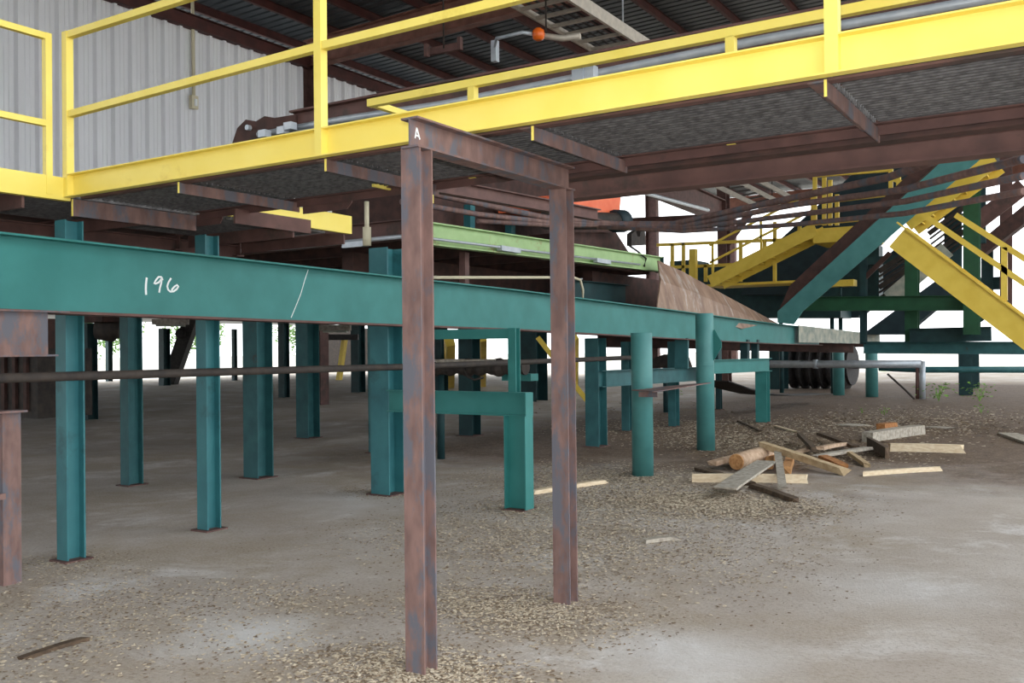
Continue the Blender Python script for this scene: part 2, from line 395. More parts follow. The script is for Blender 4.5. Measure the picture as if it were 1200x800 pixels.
# stub frame right behind the goal frame
sf = thing('stub_frame', 'teal stub column with short beam and thin upright, inside the foreground frame', 'steel frame', (-4.95, 7.9, 0))
MB().sweep(I(.15, .25, .014, .012), [(-4.95, 7.9, .012), (-4.95, 7.9, .93)], (1, 0, 0)).build('column', TEAL, sf)
MB().box((-5.08, 7.77, 0), (-4.82, 8.03, .012)).build('base_plate', PRIM, sf)
MB().sweep(I(.12, .235, .012, .012), [(-6.6, 7.9, 1.045), (-4.83, 7.9, 1.045)]).build('beam', TEAL, sf)
MB().box((-4.83, 7.83, .93), (-4.818, 7.97, 1.16)).build('end_plate', TEAL, sf)
MB().sweep(I(.09, .09, .01, .01), [(-4.99, 7.9, 1.163), (-4.99, 7.9, 1.80)], (0, 1, 0)).build('upright', TEAL, sf)
MB().sweep(Rc(.06, .1), [(-6.4, 7.9, 1.755), (-5.035, 7.9, 1.745)]).build('upper_tie', TEAL, sf)

# pipe columns
def pipe_col(x, y, r, zt, label, gusset=False):
    t = thing('pipe_column', label, 'column', (x, y, 0))
    MB().lathe((x, y, 0), (0, 0, 1), [(0, r), (zt-.006, r), (zt, r-.006)], 28).build('pipe', PIPET, t, True)
    MB().lathe((x, y, zt*.62), (0, 0, 1), [(0, r), (.001, r+.003), (.008, r+.003), (.009, r)], 28).build('weld_seam', PIPET, t, True)
    if gusset:
        MB().prism([(x+r-.01, y, 1.82), (x+r+.02, y, 1.86), (x+r+.13, y, 1.66), (x+r+.13, y, 1.58), (x+r-.01, y, 1.36)], (0, .014, 0)).build('gusset_plate', TEAL, t)
    return t
pipe_col(-4.91, 10.75, .133, 1.775, 'nearest round teal pipe column with flat top, in front of the long beam')
pipe_col(-5.25, 13.82, .138, 2.105, 'taller round teal pipe column with a gusset plate, touching the long beam', True)
pipe_col(-7.25, 30.8, .18, 1.55, 'far round teal pipe column, left of the pair near the tail drum')
pipe_col(-6.1, 30.1, .18, 1.55, 'far round teal pipe column, right of the pair by the grey pipe')
rs = thing('rust_shelf', 'rusty angle plate resting across the nearest pipe column', 'steel plate', (-4.6, 10.75, 1.03))
MB().prism([(-4.98, 10.60, 1.06), (-4.60, 10.42, 1.05), (-4.25, 10.9, 1.12), (-4.25, 11.4, 1.13), (-4.7, 11.3, 1.09)], (0, 0, .012)).build('plate', RUST, rs)
MB().box((-4.84, 10.50, .99), (-4.60, 10.515, 1.05)).build('lip', RUST, rs)
# teal cross beams behind the pipe columns
member('cross_beam', I(.15, .27), (-6.95, 13.55, 1.09), (-6.95, 17.9, 1.05), TEALD, 'teal crossbeam at waist height running behind the two pipe columns', 'beam')
member('cross_beam', I(.15, .27), (-6.55, 17.3, 1.20), (-6.0, 19.5, 1.20), TEAL, 'short teal beam on the short flat post right of the taller pipe column', 'beam')
member('hanger_plate', Rc(.25, .06), oX(-6.58, 799, 396), oX(-6.58, 799, 432), TEALD, 'flat teal hanger plate between the two pipe columns', 'hanger')

# long pipe at chest height, sagging belt
tubething('long_pipe', [(-6.3, 2.3, 1.44), (-6.3, 7.8, 1.415), (-6.3, 13.9, 1.435)], .034, DARKST, 'long dark pipe at chest height running in front of the teal posts', 'pipe', n=14)
bl = MB()
P = [oX(-6.75, x, y) for (x, y) in ((834, 446), (860, 455), (885, 461), (912, 463))] + [oX(-6.75, 960, 461)]
bl.sweep([(-.35, -.01), (.35, -.01), (.35, .01), (-.35, .01)], P); tag(bl.build('conveyor_belt', BLACKR), 'black sagging conveyor belt right of the taller pipe column', 'belt')

# ------------------------------------------------------------------ yellow walkway
wk = thing('walkway', 'yellow-edged steel grating walkway with handrails crossing overhead', 'walkway', (-3, 4.25, 2.6))
XR = 4.4
tag(MB().sweep(C(.06, .172, .008), [(-6.68, 4.25, 2.868), (XR, 4.25, 2.868)], ).build('fascia_channel', YEL, wk), 'wide yellow edge channel', None)
tag(MB().sweep([(-.06, -.086), (.0, -.086), (.0, .086), (-.06, .086)], [(-6.68, 1.7, 2.845), (-6.68, 4.25, 2.845)]).build('fascia_channel', YEL, wk), 'yellow edge channel of the left wing', None)
bx = [-6.68, -5.435, -4.05, -2.56, -1.04, .55, 2.1, 3.6]
for i, x in enumerate(bx):
    dz = .13 if i == 0 else .075
    z = 2.778
    MB().sweep([(-.0, 0), (-.0, -dz), (-.008, -dz), (-.008, -.008), (-.085, -.008), (-.085, 0)], [(x, 4.27, z), (x, 5.42, z)]).build('bracket_angle', RUST, wk)
    MB().box((x-.010, 4.262, z-dz-.001), (x+.002, 4.269, z)).build('bracket_end', YEL, wk)
MB().sweep([(0, 0), (0, -.06), (.008, -.06), (.008, -.008), (.06, -.008), (.06, 0)], [(-6.6, 5.40, 2.80), (XR, 5.40, 2.80)]).build('edge_angle', PRIM, wk)
MB().sweep([(0, 0), (0, -.012), (.06, -.012), (.06, 0)], [(-6.6, 4.34, 2.787), (XR, 4.34, 2.787)]).build('edge_angle', PRIM, wk)
for i in range(len(bx)):
    x0 = bx[i]+.012; x1 = (bx[i+1] if i+1 < len(bx) else XR)-.012
    g = MB(); y = 4.31
    while y < 5.38:
        g.box((x0, y, 2.80), (x1, y+.012, 2.832)); y += .05
    x = x0+.03
    while x < x1:
        g.box((x, 4.30, 2.822), (x+.007, 5.38, 2.830)); x += .06
    tag(g.build('grating_panel', GRATE, wk), None, None)
# left wing of the walkway (runs along the green beam)
for (y0, y1) in ((1.7, 3.0), (3.01, 4.4), (4.42, 5.8), (5.82, 7.1)):
    g = MB(); x = -8.0
    while x < -6.74:
        g.box((x, y0, 2.80), (x+.006, y1, 2.832)); x += .03
    y = y0+.03
    while y < y1:
        g.box((-8.0, y, 2.822), (-6.74, y+.007, 2.830)); y += .06
    g.build('grating_panel', GRATE, wk)
tag(MB().sweep([(-.05, -.1), (0, -.1), (0, .08), (-.05, .08)], [(-6.46, 5.55, 2.885), (-6.46, 7.17, 2.875)]).build('toe_plate', YEL, wk), 'yellow toe plate of the left wing, seen from below', None)
MB().box((-15.0, 1.7, 2.80), (-8.02, 7.1, 2.82)).build('deck_plate', PRIMD, wk)
for y in (2.6, 3.9, 5.0, 6.3, 7.1):
    MB().sweep(I(.1, .16), [(-15, y, 2.72), (-8.02, y, 2.72)]).build('joist', PRIM, wk)
MB().sweep(I(.1, .2), [(-8.1, 1.7, 2.66), (-8.1, 7.1, 2.66)]).build('joist', PRIM, wk)
MB().sweep(I(.1, .2), [(-11.5, 1.7, 2.60), (-11.5, 7.1, 2.60)]).build('joist', PRIMD, wk)
for (a_, b_, h_) in (((-8.0, 3.9, 2.73), (-6.72, 3.9, 2.73), .12), ((-8.0, 5.0, 2.73), (-6.72, 5.0, 2.73), .12), ((-8.0, 6.4, 2.73), (-6.5, 6.4, 2.73), .12), ((-8.0, 7.1, 2.73), (-6.5, 7.1, 2.73), .12)):
    MB().sweep(Rc(.02, h_), [a_, b_]).build('bracket_angle', PRIM, wk)
MB().sweep(Rc(.02, .12), [(-5.99, 5.24, 2.70), (-5.99, 6.1, 2.70)]).build('bracket_angle', PRIM, wk)
MB().prism([(-5.42, 5.44, 2.79), (-5.42, 5.44, 2.69), (-4.95, 5.44, 2.69), (-4.90, 5.44, 2.74), (-4.9, 5.44, 2.79)], (0, .01, 0)).build('splice_plate', PRIM, wk)
MB().prism([(-6.7, 5.44, 2.79), (-6.7, 5.44, 2.69), (-6.40, 5.44, 2.69), (-6.37, 5.44, 2.74), (-6.37, 5.44, 2.79)], (0, .01, 0)).build('splice_plate', PRIM, wk)
def sq(s): return Rc(s, s)
# handrails
rp_ = [(-6.66, 4.25), (-4.045, 4.25), (-1.0, 4.25), (1.9, 4.25), (4.3, 4.25)]
for (x, y) in rp_:
    MB().sweep(sq(.058), [(x, y-.03, 2.79), (x, y-.03, 4.04)], (0, 1, 0)).build('rail_post', YEL, wk)
MB().sweep(sq(.05), [(-6.66, 4.222, 4.015), (XR, 4.22, 4.015)]).build('hand_rail', YEL, wk)
MB().sweep(sq(.048), [(-6.66, 4.222, 3.41), (-4.05, 4.22, 3.455), (XR, 4.22, 3.455)]).build('mid_rail', YEL, wk)
MB().sweep(sq(.05), [(-6.7, 4.08, 2.79), (-6.7, 4.08, 4.0)], (0, 1, 0)).build('rail_post', YEL, wk)
MB().sweep(sq(.05), [(-6.7, 2.7, 2.79), (-6.7, 2.7, 4.0)], (0, 1, 0)).build('rail_post', YEL, wk)
MB().sweep(sq(.046), [(-6.7, 1.7, 3.975), (-6.7, 4.07, 3.975)]).build('hand_rail', YEL, wk)
MB().sweep(sq(.046), [(-6.7, 1.7, 3.32), (-6.7, 4.07, 3.32)]).build('mid_rail', YEL, wk)
# low rail on the far side of the walkway
tag(MB().prism([(-4.47, 5.2, 2.78), (-4.47, 5.75, 2.78), (-4.47, 5.75, 2.89), (-4.47, 5.2, 2.80)], (-.02, 0, 0)).build('toe_plate', YEL, wk), None, None)
MB().sweep(sq(.055), [(-4.68, 5.4, 3.455), (XR, 5.4, 3.455)]).build('low_rail', YEL, wk)
MB().sweep(sq(.045), [(-4.66, 5.4, 3.455), (-4.66, 6.1, 3.455)]).build('low_rail_return', YEL, wk)
for x in (-3.73, -1.865, .1, 2.1, 4.3):
    MB().sweep(sq(.055), [(x, 5.4, 2.79), (x, 5.4, 3.43)], (0, 1, 0)).build('rail_post', YEL, wk)
MB().sweep(sq(.055), [(-4.66, 6.1, 2.79), (-4.66, 6.1, 3.455)], (0, 1, 0)).build('rail_post', YEL, wk)

# deep brown girder under the far edge of the walkway and neighbours
member('girder', I(.16, .23, .016, .012), (-3.42, 6.0, 2.785), (4.4, 6.0, 2.785), PRIM, 'deep brown steel girder just behind the walkway on the right', 'girder')
member('girder', I(.12, .12, .014, .012), (-3.2, 5.62, 2.80), (4.4, 5.62, 2.80), PRIMD, 'slimmer brown beam between walkway grating and deep girder', 'beam')
member('tie_beam', I(.1, .13), oX(-5.0, 478, 211), oX(-5.0, 700, 252), PRIM, 'rusty brown beam seen inside the top of the foreground frame', 'beam')

# ------------------------------------------------------------------ mezzanine behind
mz = thing('mezzanine', 'dark brown steel mezzanine platform behind the walkway', 'platform', (-13, 16, 2.9))
MB().box((-18.8, 9.5, 3.26), (-7.45, 17, 3.28)).build('deck_plate', PRIMD, mz)
tag(MB().sweep(I(.14, .26), [(-18.8, 9.42, 3.13), (-7.42, 9.42, 3.13)]).build('edge_beam', PRIM, mz), None, None)
y = 10.6
while y < 17:
    MB().sweep(I(.12, .24), [(-18.8, y, 3.13), (-7.5, y, 3.13)]).build('joist', PRIMD, mz); y += 1.25
MB().sweep(I(.14, .26), [(-7.44, 9.5, 3.12), (-7.44, 16.4, 3.12)]).build('edge_beam', PRIM, mz)
for y in (12.5, 16):
    MB().sweep(I(.16, .3), [(-18.8, y, 2.78), (-9.35, y, 2.78)]).build('lower_girder', PRIMD, mz)
cd = thing('conduit_run', 'grey conduit with junction box along the brown mezzanine edge', 'conduit', (-9, 9.3, 2.9))
MB().tube([(-14, 9.3, 3.10), (-9.6, 9.3, 3.02), (-7.42, 9.3, 3.03)], .028).build('conduit', GALV, cd, True)
q = oY(9.25, 520-300+130, 0)
pj = oY(9.25, 417, 287)
MB().box((pj.x-.2, 9.2, pj.z-.03), (pj.x+.2, 9.28, pj.z+.04)).build('junction_box', GALV, cd)
pv = oY(9.2, 430, 277)
MB().tube([pv+V((0, 0, -.1)), pv+V((0, 0, .45))], .03).build('riser', IVORY, cd, True)
MB().tube([pv+V((0, 0, -.12)), pv+V((0, 0, .12))], .055).build('coupling', IVORY, cd, True)
# light green beam
lg = thing('light_green_beam', 'light green steel beam with conduit, ending above the rusty sheet', 'beam', (-7.3, 13, 2.95))
MB().sweep(I(.14, .29, .018, .02), [(-7.25, 9.2, 3.055), (-7.25, 16.75, 3.175)]).build('beam', LGREEN, lg)
tag(MB().box((-7.33, 16.75, 3.02), (-7.17, 16.77, 3.33)).build('end_plate', DKTEAL, lg), 'dark end plate', None)
MB().tube([(-7.14, 9.2, 2.98), (-7.14, 15.6, 3.09)], .018).build('conduit', GALV, lg, True)
for y in (11.2, 14.1):
    MB().box((-7.18, y-.25, 2.93+(y-9)*.015), (-7.10, y+.25, 3.0+(y-9)*.015)).build('junction_box', GALV, lg)
# stuff hanging below / behind the light green beam
member('hanger_post', Rc(.1, .1), oX(-7.5, 544, 296), oX(-7.5, 544, 345), PRIM, 'small brown hanger post under the light green beam', 'post', up=(0, 1, 0))
p_ = [oX(-7.45, 500, 325), oX(-7.45, 672, 325), oX(-7.45, 680, 328), oX(-7.45, 683, 340), oX(-7.45, 683, 370)]
tubething('bent_conduit', p_, .022, IVORY, 'pale conduit bent downward at its right end above the long beam', 'conduit')
member('under_beam', I(.18, .36), oX(-7.8, 655, 339), oX(-7.8, 733, 345), DKTEAL, 'short dark teal beam above the long beam near the rusty sheet', 'beam')
tag(MB().box((-8.1, 15.2, 2.2), (-7.9, 18.5, 2.99)).build('guard_plate', PRIMD), 'dark brown upright panel under the end of the light green beam', 'panel')
tag(MB().box((-9.2, 10, 2.45), (-9.0, 18.5, 2.98)).build('guard_plate', PRIMD), 'long dark brown screen plate behind the light green beam', 'panel')
tag(MB().prism([V((q_.x, q_.y, max(q_.z, 3.3))) for q_ in (oX(-9.6, *p) for p in ((470, 200), (660, 214), (700, 236), (720, 270), (738, 297), (470, 300)))], (-1.5, 0, 0)).build('dark_backdrop', PRIMD), 'added dark brown bin on the mezzanine behind the light green beam', 'bin')  # dark backdrop added to hide the siding behind the rails
for (x, lab) in ((550, 'small teal upright behind the rusty rails inside the frame'), (598, 'second small teal upright behind the rusty rails inside the frame')):
    member('teal_upright', Rc(.14, .14), oX(-9.3, x, 299), oX(-9.3, x, 240), TEALP, lab, 'upright', up=(0, 1, 0))
# rust-coloured chute sheet
ch = MB()
top = [oX(-7.0, 771, 305), oX(-6.9, 800, 318), oX(-6.8, 850, 346), oX(-6.7, 912, 379)]
bot = [oX(-6.62, 770, 361), oX(-6.6, 812, 371), oX(-6.55, 852, 380), oX(-6.45, 870, 385)]
for a_, b_ in zip(top, bot): ch.v += [a_, (a_+b_)/2+V((.06, 0, .05)), b_]
for i in range(3):
    for j in range(2): ch.f.append((i*3+j, i*3+j+1, i*3+j+4, i*3+j+3))
o = tag(ch.build('chute_sheet', SHEET), 'rusty curved rubber sheet sloping down onto the long beam', 'sheet')
sm = o.modifiers.new('s', 'SOLIDIFY'); sm.thickness = .02
# orange hopper + roller
hb = [oX(-8.0, *p) for p in ((652, 228), (728, 226), (726, 250), (690, 252), (652, 243))]
tag(MB().prism(hb, (-1.2, 0, 0)).build('orange_hopper', ORANGE), 'bright orange steel hopper beside the right frame post', 'hopper')
rl = thing('drum_roller', 'dusty dark drum roller under the orange hopper', 'roller', oX(-7.9, 715, 272))
a_, b_ = oX(-7.9, 640, 258), oX(-7.9, 727, 259)
d_ = (b_-a_)
MB().lathe(a_, d_, [(0, .16), (d_.length, .16)], 16).build('drum', DARKST, rl, True)
MB().lathe(b_-d_.normalized()*.25, d_, [(0, .17), (.02, .22), (.35, .22), (.42, .12)], 16).build('end_cap', NAVY, rl, True)
tag(MB().prism([oX(-7.6, *p) for p in ((740, 288), (740, 274), (745, 270), (747, 277), (750, 277), (751, 269), (756, 271), (757, 287))], (-.1, 0, 0)).build('clevis_bracket', DARKST), 'small dark forked bracket against daylight above the light green beam', 'bracket')
tubething('black_hose', [oX(-7.2, *p) for p in ((738, 288), (748, 295), (757, 303), (755, 312))], .02, BLACKR, 'black hose drooping from the forked bracket', 'hose')
# brown housing under the drum
tag(MB().prism([oX(-8.2, *p) for p in ((660, 272), (722, 272), (738, 297), (738, 306), (660, 302))], (-.8, 0, 0)).build('drum_housing', PRIMD), 'dark brown housing under the drum roller', 'housing')

# bundle of rusty rails bending across the hall
rails = [([(470, 219), (540, 234), (640, 255), (720, 262), (790, 262), (900, 238), (1040, 208), (1200, 152)], 'topmost of the rusty rails fanning out to the right', .045),
         ([(470, 236), (560, 251), (640, 260), (720, 263), (800, 265), (930, 240), (1060, 222), (1200, 186)], 'second rusty rail from the top of the fan', .04),
         ([(560, 259), (650, 264), (720, 264), (800, 268), (930, 252), (1060, 236), (1200, 206)], 'third rusty rail from the top of the fan', .035),
         ([(700, 266), (800, 271), (930, 263), (1060, 250), (1200, 224)], 'lowest of the rusty rails fanning out to the right', .032)]
for pts, lab, r in rails:
    P = []
    for (x, y) in pts:
        t = 12.6+(x-470)*.012 if x < 740 else 15.8-(x-740)*.0165
        P.append(dep(t, x, y))
    o = tubething('bent_rail', P, r, RUST, lab, 'rail', 'rusty rails fanning across the hall')

# roller machine seen inside the frame
rm = thing('chain_roller', 'greasy dark chain roller with pale cover seen inside the foreground frame', 'roller', oY(11, 560, 440))
a_, b_ = oY(11, 500, 431), oY(11, 614, 430); d_ = b_-a_
prof_ = []
k = 16
for i in range(k+1):
    h = d_.length*i/k; r = .085+.05*((i*7) % 5)/4
    prof_ += [(h, r), (h+.03, r)]
MB().lathe(a_, d_, prof_, 12).build('roller', DARKST, rm)
MB().prism([oY(10.9, *p) for p in ((500, 421), (580, 421), (580, 423), (500, 429))], (0, .4, 0)).build('cover_plate', GREYW, rm)
MB().box(oY(11.1, 588, 446)+V((0, 0, 0)), oY(11.1, 622, 438)+V((0, .2, 0))).build('support_block', TEAL, rm)
mb = MB().tube([oY(10.85, *p) for p in ((545, 431), (548, 441), (556, 445), (566, 442))], .018); mb.build('hose', DARKST, rm, True)

# ------------------------------------------------------------------ wall fittings, overhead
cw = thing('wall_switch_box', 'small ivory switch box with thin conduit on the siding wall', 'switch box', oX(WX+.1, 227, 128))
q = oX(WX+.12, 227, 120)
MB().box((q.x-.06, q.y-.1, q.z-.17), (q.x+.06, q.y+.1, q.z+.17)).build('box', IVORY, cw)
MB().box((q.x+.06, q.y-.03, q.z-.1), (q.x+.09, q.y+.05, q.z+.08)).build('lever', WHITEP, cw)
q2 = oX(WX+.1, 231, 6)
MB().tube([V((q.x, q.y, q.z+.17)), V((q2.x, q.y, q2.z+1))], .045).build('conduit', IVORY, cw, True)
# brown equipment and beam on the mezzanine beyond the rail
mc = thing('trolley_beam', 'rusty brown trolley beam with end bracket beyond the yellow rail', 'beam', oY(7.2, 300, 170))
a_ = oY(7.2, 300, 165); 
MB().sweep(I(.16, .30, .02, .015), [oY(7.2, 345, 148), V((4.4, 7.2, oY(7.2, 1300, -24).z))]).build('beam', PRIM, mc)
MB().prism([oY(7.15, *p) for p in ((272, 168), (278, 150), (288, 140), (300, 142), (310, 136), (322, 138), (346, 134), (346, 172), (280, 172))], (0, .25, 0)).build('end_bracket', PRIMD, mc)
MB().lathe(oY(7.1, 289, 149), (0, 1, 0), [(0, .03), (.06, .03)], 12).build('pin', GALV, mc)
gc = thing('grey_pipe_run', 'grey pipe with clamp and valves running along behind the yellow walkway edge', 'pipe', oY(6.6, 640, 110))
MB().tube([oY(6.6, 303, 158), oY(6.6, 400, 140), oY(6.6, 520, 122), oY(6.6, 690, 88), oY(6.6, 900, 45), oY(6.6, 1250, -18), V((4.4, 6.6, oY(6.6, 1250, -18).z))], .032).build('pipe', GALV, gc, True)
MB().tube([oY(6.55, 335, 158), oY(6.55, 520, 130), oY(6.55, 690, 93)], .03).build('pipe', GALV, gc, True)
c_ = oY(6.5, 680, 88); MB().box(c_-V((.05, .05, .09)), c_+V((.05, .05, .09))).build('clamp', GALV, gc)
c_ = oY(6.5, 690, 86); MB().box(c_-V((.04, .04, .05)), c_+V((.06, .04, .05))).build('clamp', GALV, gc)
for (x, y) in ((310, 157), (332, 153), (340, 148)):
    c_ = oY(6.5, x, y); MB().box(c_-V((.05, .04, .035)), c_+V((.05, .04, .035))).build('valve', GALV, gc)
# cable tray
tr = thing('cable_tray', 'pale ladder-type cable tray under the roof, top centre', 'cable tray', oZ(7.2, 660, 30))
ta = [oZ(7.2, 606, 4), oZ(7.2, 688, 57)]; 
x_l = (ta[0].x+ta[1].x)/2
tb = oZ(7.2, 750, 47); x_r = tb.x
y0, y1 = ta[0].y-1.5, oZ(7.2, 690, 58).y+3
MB().sweep(Rc(.04, .12), [(x_l, y0, 7.2), (x_l, y1, 7.2)]).build('side_rail', TRAY, tr)
MB().sweep(Rc(.05, .22), [(x_r, y0, 7.2), (x_r, y1, 7.2)]).build('side_rail', TRAY, tr)
y = y0+.2
while y < y1:
    MB().sweep(Rc(.07, .05), [(x_l, y, 7.17), (x_r, y, 7.17)]).build('rung', TRAY, tr); y += .5
for k in range(5):
    xx = x_l+(x_r-x_l)*(k+1)/6
    MB().tube([(xx, y0, 7.23), (xx+.04, (y0+y1)/2, 7.22), (xx, y1, 7.23)], .02).build('cable', BLACKR, tr, True)
MB().box((x_r+.025, ta[1].y+.8, 7.13), (x_r+.032, ta[1].y+1.0, 7.27)).build('paper_label', WHITEP, tr)
tubething('tray_hanger', [oZ(7.3, 730, 30), oZ(7.3, 730, 30)+V((0, 0, 3.6))], .015, GALV, 'thin hanger rod beside the cable tray', 'rod')
al = thing('beacon_lamp', 'round amber lamp on a conduit arm beside the cable tray', 'lamp', oZ(6.6, 631, 40))
c_ = oZ(6.6, 631, 40)
MB().lathe(c_-V((0, 0, .12)), (0, 0, 1), [(.02, .05), (.05, .09), (.12, .105), (.18, .09), (.22, .04)], 16).build('lens', LAMPO, al, True)
MB().tube([oZ(6.6, 578, 62), oZ(6.6, 582, 45), oZ(6.6, 612, 38), oZ(6.6, 625, 40)], .03).build('conduit_arm', GALV, al, True)
MB().tube([oZ(6.6, 636, 42), oZ(6.6, 660, 45), oZ(6.6, 680, 42)], .05).build('fixture', TRAY, al, True)
c_ = oZ(6.6, 580, 55); MB().box(c_-V((.05, .05, .25)), c_+V((.05, .05, .1))).build('junction_box', GALV, al)
lf2 = thing('light_bracket', 'rusty light bracket hanging below the roof left of the amber lamp', 'bracket', oZ(6.6, 520, 55))
MB().sweep(Rc(.06, .12), [oZ(6.6, 503, 61), oZ(6.6, 540, 54)]).build('bar', PRIM, lf2)
for (x, y) in ((500, 58), (539, 50)):
    c_ = oZ(6.6, x, y); MB().box(c_-V((.03, .04, .12)), c_+V((.03, .04, .09))).build('end_bracket', PRIM, lf2)

# ------------------------------------------------------------------ far structure on the right
# portal column and big roof girder
q = dep(42, 848, 262)
cl = thing('portal_column', 'tall dark portal column with knee brace standing against the far daylight', 'column', (q.x, q.y, 0))
MB().sweep(I(.42, .5, .03, .02), [(q.x, q.y, 0), (q.x, q.y, 9.6)], (0, 1, 0)).build('shaft', PRIM, cl)
MB().sweep(Rc(.3, .3), [dep(42, 852, 285), dep(42, 880, 248)]).build('knee_brace', PRIM, cl)
a_, b_ = oX(q.x, 760, 212), oX(q.x, 846, 248)
member('crane_girder', I(.4, 1.0, .04, .03), a_, b_, PRIM, 'big brown roof girder sloping down to the far portal column', 'girder')
tubething('roof_pipe', [oX(q.x+.6, 735, 222), oX(q.x+.6, 752, 225), oX(q.x+.6, 830, 246)], .07, GALV, 'pale pipe under the big brown roof girder', 'pipe')
member('eave_girt', I(.3, .55), dep(44, 690, 265), dep(44, 850, 257), PRIM, 'horizontal brown girt across the far daylight opening', 'girt')
# second tray far
t2 = thing('far_cable_tray', 'ladder-type cable tray far right below the roof', 'cable tray', oZ(7.2, 900, 230))
for (a, b) in (((838, 217), (892, 243)), ((866, 213), (915, 238)), ((880, 206), (935, 236))):
    MB().sweep(Rc(.12, .16), [dep(36, *a), dep(36, *b)]).build('side_rail', TRAY, t2)
for k in range(7):
    f = k/6; MB().sweep(Rc(.08, .06), [dep(36, 840+f*50, 218+f*24), dep(36, 868+f*45, 214+f*22)]).build('rung', DARKST, t2)

# teal diagonal beam (conveyor truss leg) rising to the right
dg = thing('diagonal_beam', 'thick teal diagonal beam rising from the long beam to upper right', 'beam', oY(21.5, 915, 378))
A = [(911, 378), (1098, 196), (1150, 178), (1138, 194), (945, 356), (932, 380)]
MB().prism([oY(21.5, *p) for p in ((911, 378), (911, 365), (1108, 185), (1150, 185), (940, 365), (930, 380))], (0, .05, 0)).build('face_plate', PIPET, dg)
MB().prism([oY(21.6, *p) for p in ((925, 335), (1080, 190), (1106, 184), (912, 364), (918, 352))], (0, .5, 0)).build('upper_flange', PRIMD, dg)

def stair(name, label, y, p0, p1, width, nt, M, depth=.3, rail=None, railpx=40):
    a = oY(y, *p0); b = oY(y, *p1); t = thing(name, label, 'stairs', (min(a.x, b.x), y, min(a.z, b.z)))
    up = (b-a).cross(V((0, 1, 0)));  up = up if up.z > 0 else -up
    for yy in (y, y+width):
        MB().sweep(Rc(.05, depth), [V((a.x, yy, a.z)), V((b.x, yy, b.z))], tuple(up)).build('stringer', M, t)
    for k in range(nt):
        f = (k+.5)/nt; c = a.lerp(b, f)
        MB().box((c.x-.13, y, c.z-.02), (c.x+.13, y+width, c.z+.02)).build('tread', M, t)
    if rail:
        for (yy) in ((y,) if rail == 1 else (y, y+width)):
            for h in (.55, 1.05):
                MB().sweep(sq(.06), [V((a.x, yy, a.z+h)), V((b.x, yy, b.z+h))]).build('hand_rail' if h > 1 else 'mid_rail', M, t)
            for f in (.03, .5, .97):
                c = a.lerp(b, f); MB().sweep(sq(.06), [V((c.x, yy, c.z)), V((c.x, yy, c.z+1.05))], (0, 1, 0)).build('rail_post', M, t)
    return t
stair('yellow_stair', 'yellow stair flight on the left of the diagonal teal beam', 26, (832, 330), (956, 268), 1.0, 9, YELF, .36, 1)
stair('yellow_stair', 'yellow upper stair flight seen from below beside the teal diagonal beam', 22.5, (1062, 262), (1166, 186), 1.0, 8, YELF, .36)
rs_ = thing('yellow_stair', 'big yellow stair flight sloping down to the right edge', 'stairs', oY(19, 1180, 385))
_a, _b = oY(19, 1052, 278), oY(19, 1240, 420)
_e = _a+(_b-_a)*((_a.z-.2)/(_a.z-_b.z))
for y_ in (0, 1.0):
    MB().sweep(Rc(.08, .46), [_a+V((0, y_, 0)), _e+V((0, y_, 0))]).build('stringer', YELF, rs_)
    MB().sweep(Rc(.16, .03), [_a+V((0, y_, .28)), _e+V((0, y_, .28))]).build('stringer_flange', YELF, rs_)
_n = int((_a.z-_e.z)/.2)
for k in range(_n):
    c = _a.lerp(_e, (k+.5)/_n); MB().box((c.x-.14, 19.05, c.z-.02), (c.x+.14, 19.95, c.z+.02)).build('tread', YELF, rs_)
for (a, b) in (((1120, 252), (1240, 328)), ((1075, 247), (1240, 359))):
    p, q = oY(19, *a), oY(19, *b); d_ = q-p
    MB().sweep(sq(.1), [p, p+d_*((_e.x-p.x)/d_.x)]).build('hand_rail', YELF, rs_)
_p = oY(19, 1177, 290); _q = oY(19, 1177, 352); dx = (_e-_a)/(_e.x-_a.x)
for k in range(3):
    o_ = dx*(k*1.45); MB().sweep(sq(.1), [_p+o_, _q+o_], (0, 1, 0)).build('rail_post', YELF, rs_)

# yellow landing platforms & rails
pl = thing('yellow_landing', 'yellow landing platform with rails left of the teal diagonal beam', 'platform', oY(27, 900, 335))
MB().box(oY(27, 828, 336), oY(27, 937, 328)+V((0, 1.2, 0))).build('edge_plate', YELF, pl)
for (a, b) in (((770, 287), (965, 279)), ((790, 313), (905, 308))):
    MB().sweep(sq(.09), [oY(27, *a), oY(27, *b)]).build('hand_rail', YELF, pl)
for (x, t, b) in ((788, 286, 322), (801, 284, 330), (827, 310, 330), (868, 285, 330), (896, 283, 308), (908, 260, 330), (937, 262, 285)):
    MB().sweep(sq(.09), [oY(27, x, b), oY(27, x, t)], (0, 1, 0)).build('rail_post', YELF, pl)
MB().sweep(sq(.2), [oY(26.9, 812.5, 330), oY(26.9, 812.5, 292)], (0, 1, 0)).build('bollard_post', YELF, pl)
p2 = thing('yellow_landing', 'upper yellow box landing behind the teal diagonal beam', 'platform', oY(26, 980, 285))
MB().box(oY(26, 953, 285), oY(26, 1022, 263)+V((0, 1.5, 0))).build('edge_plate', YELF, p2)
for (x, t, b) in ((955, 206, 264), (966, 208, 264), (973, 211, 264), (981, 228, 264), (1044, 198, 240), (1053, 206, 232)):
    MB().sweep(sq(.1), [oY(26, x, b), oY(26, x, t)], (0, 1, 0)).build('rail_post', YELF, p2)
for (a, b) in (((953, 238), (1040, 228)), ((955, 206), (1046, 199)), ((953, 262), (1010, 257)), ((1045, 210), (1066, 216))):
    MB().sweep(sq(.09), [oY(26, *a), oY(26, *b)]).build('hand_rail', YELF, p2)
pe = thing('yellow_kickplate', 'short yellow plate between the diagonal beam and the thin dark post', 'plate', oY(24.5, 985, 336))
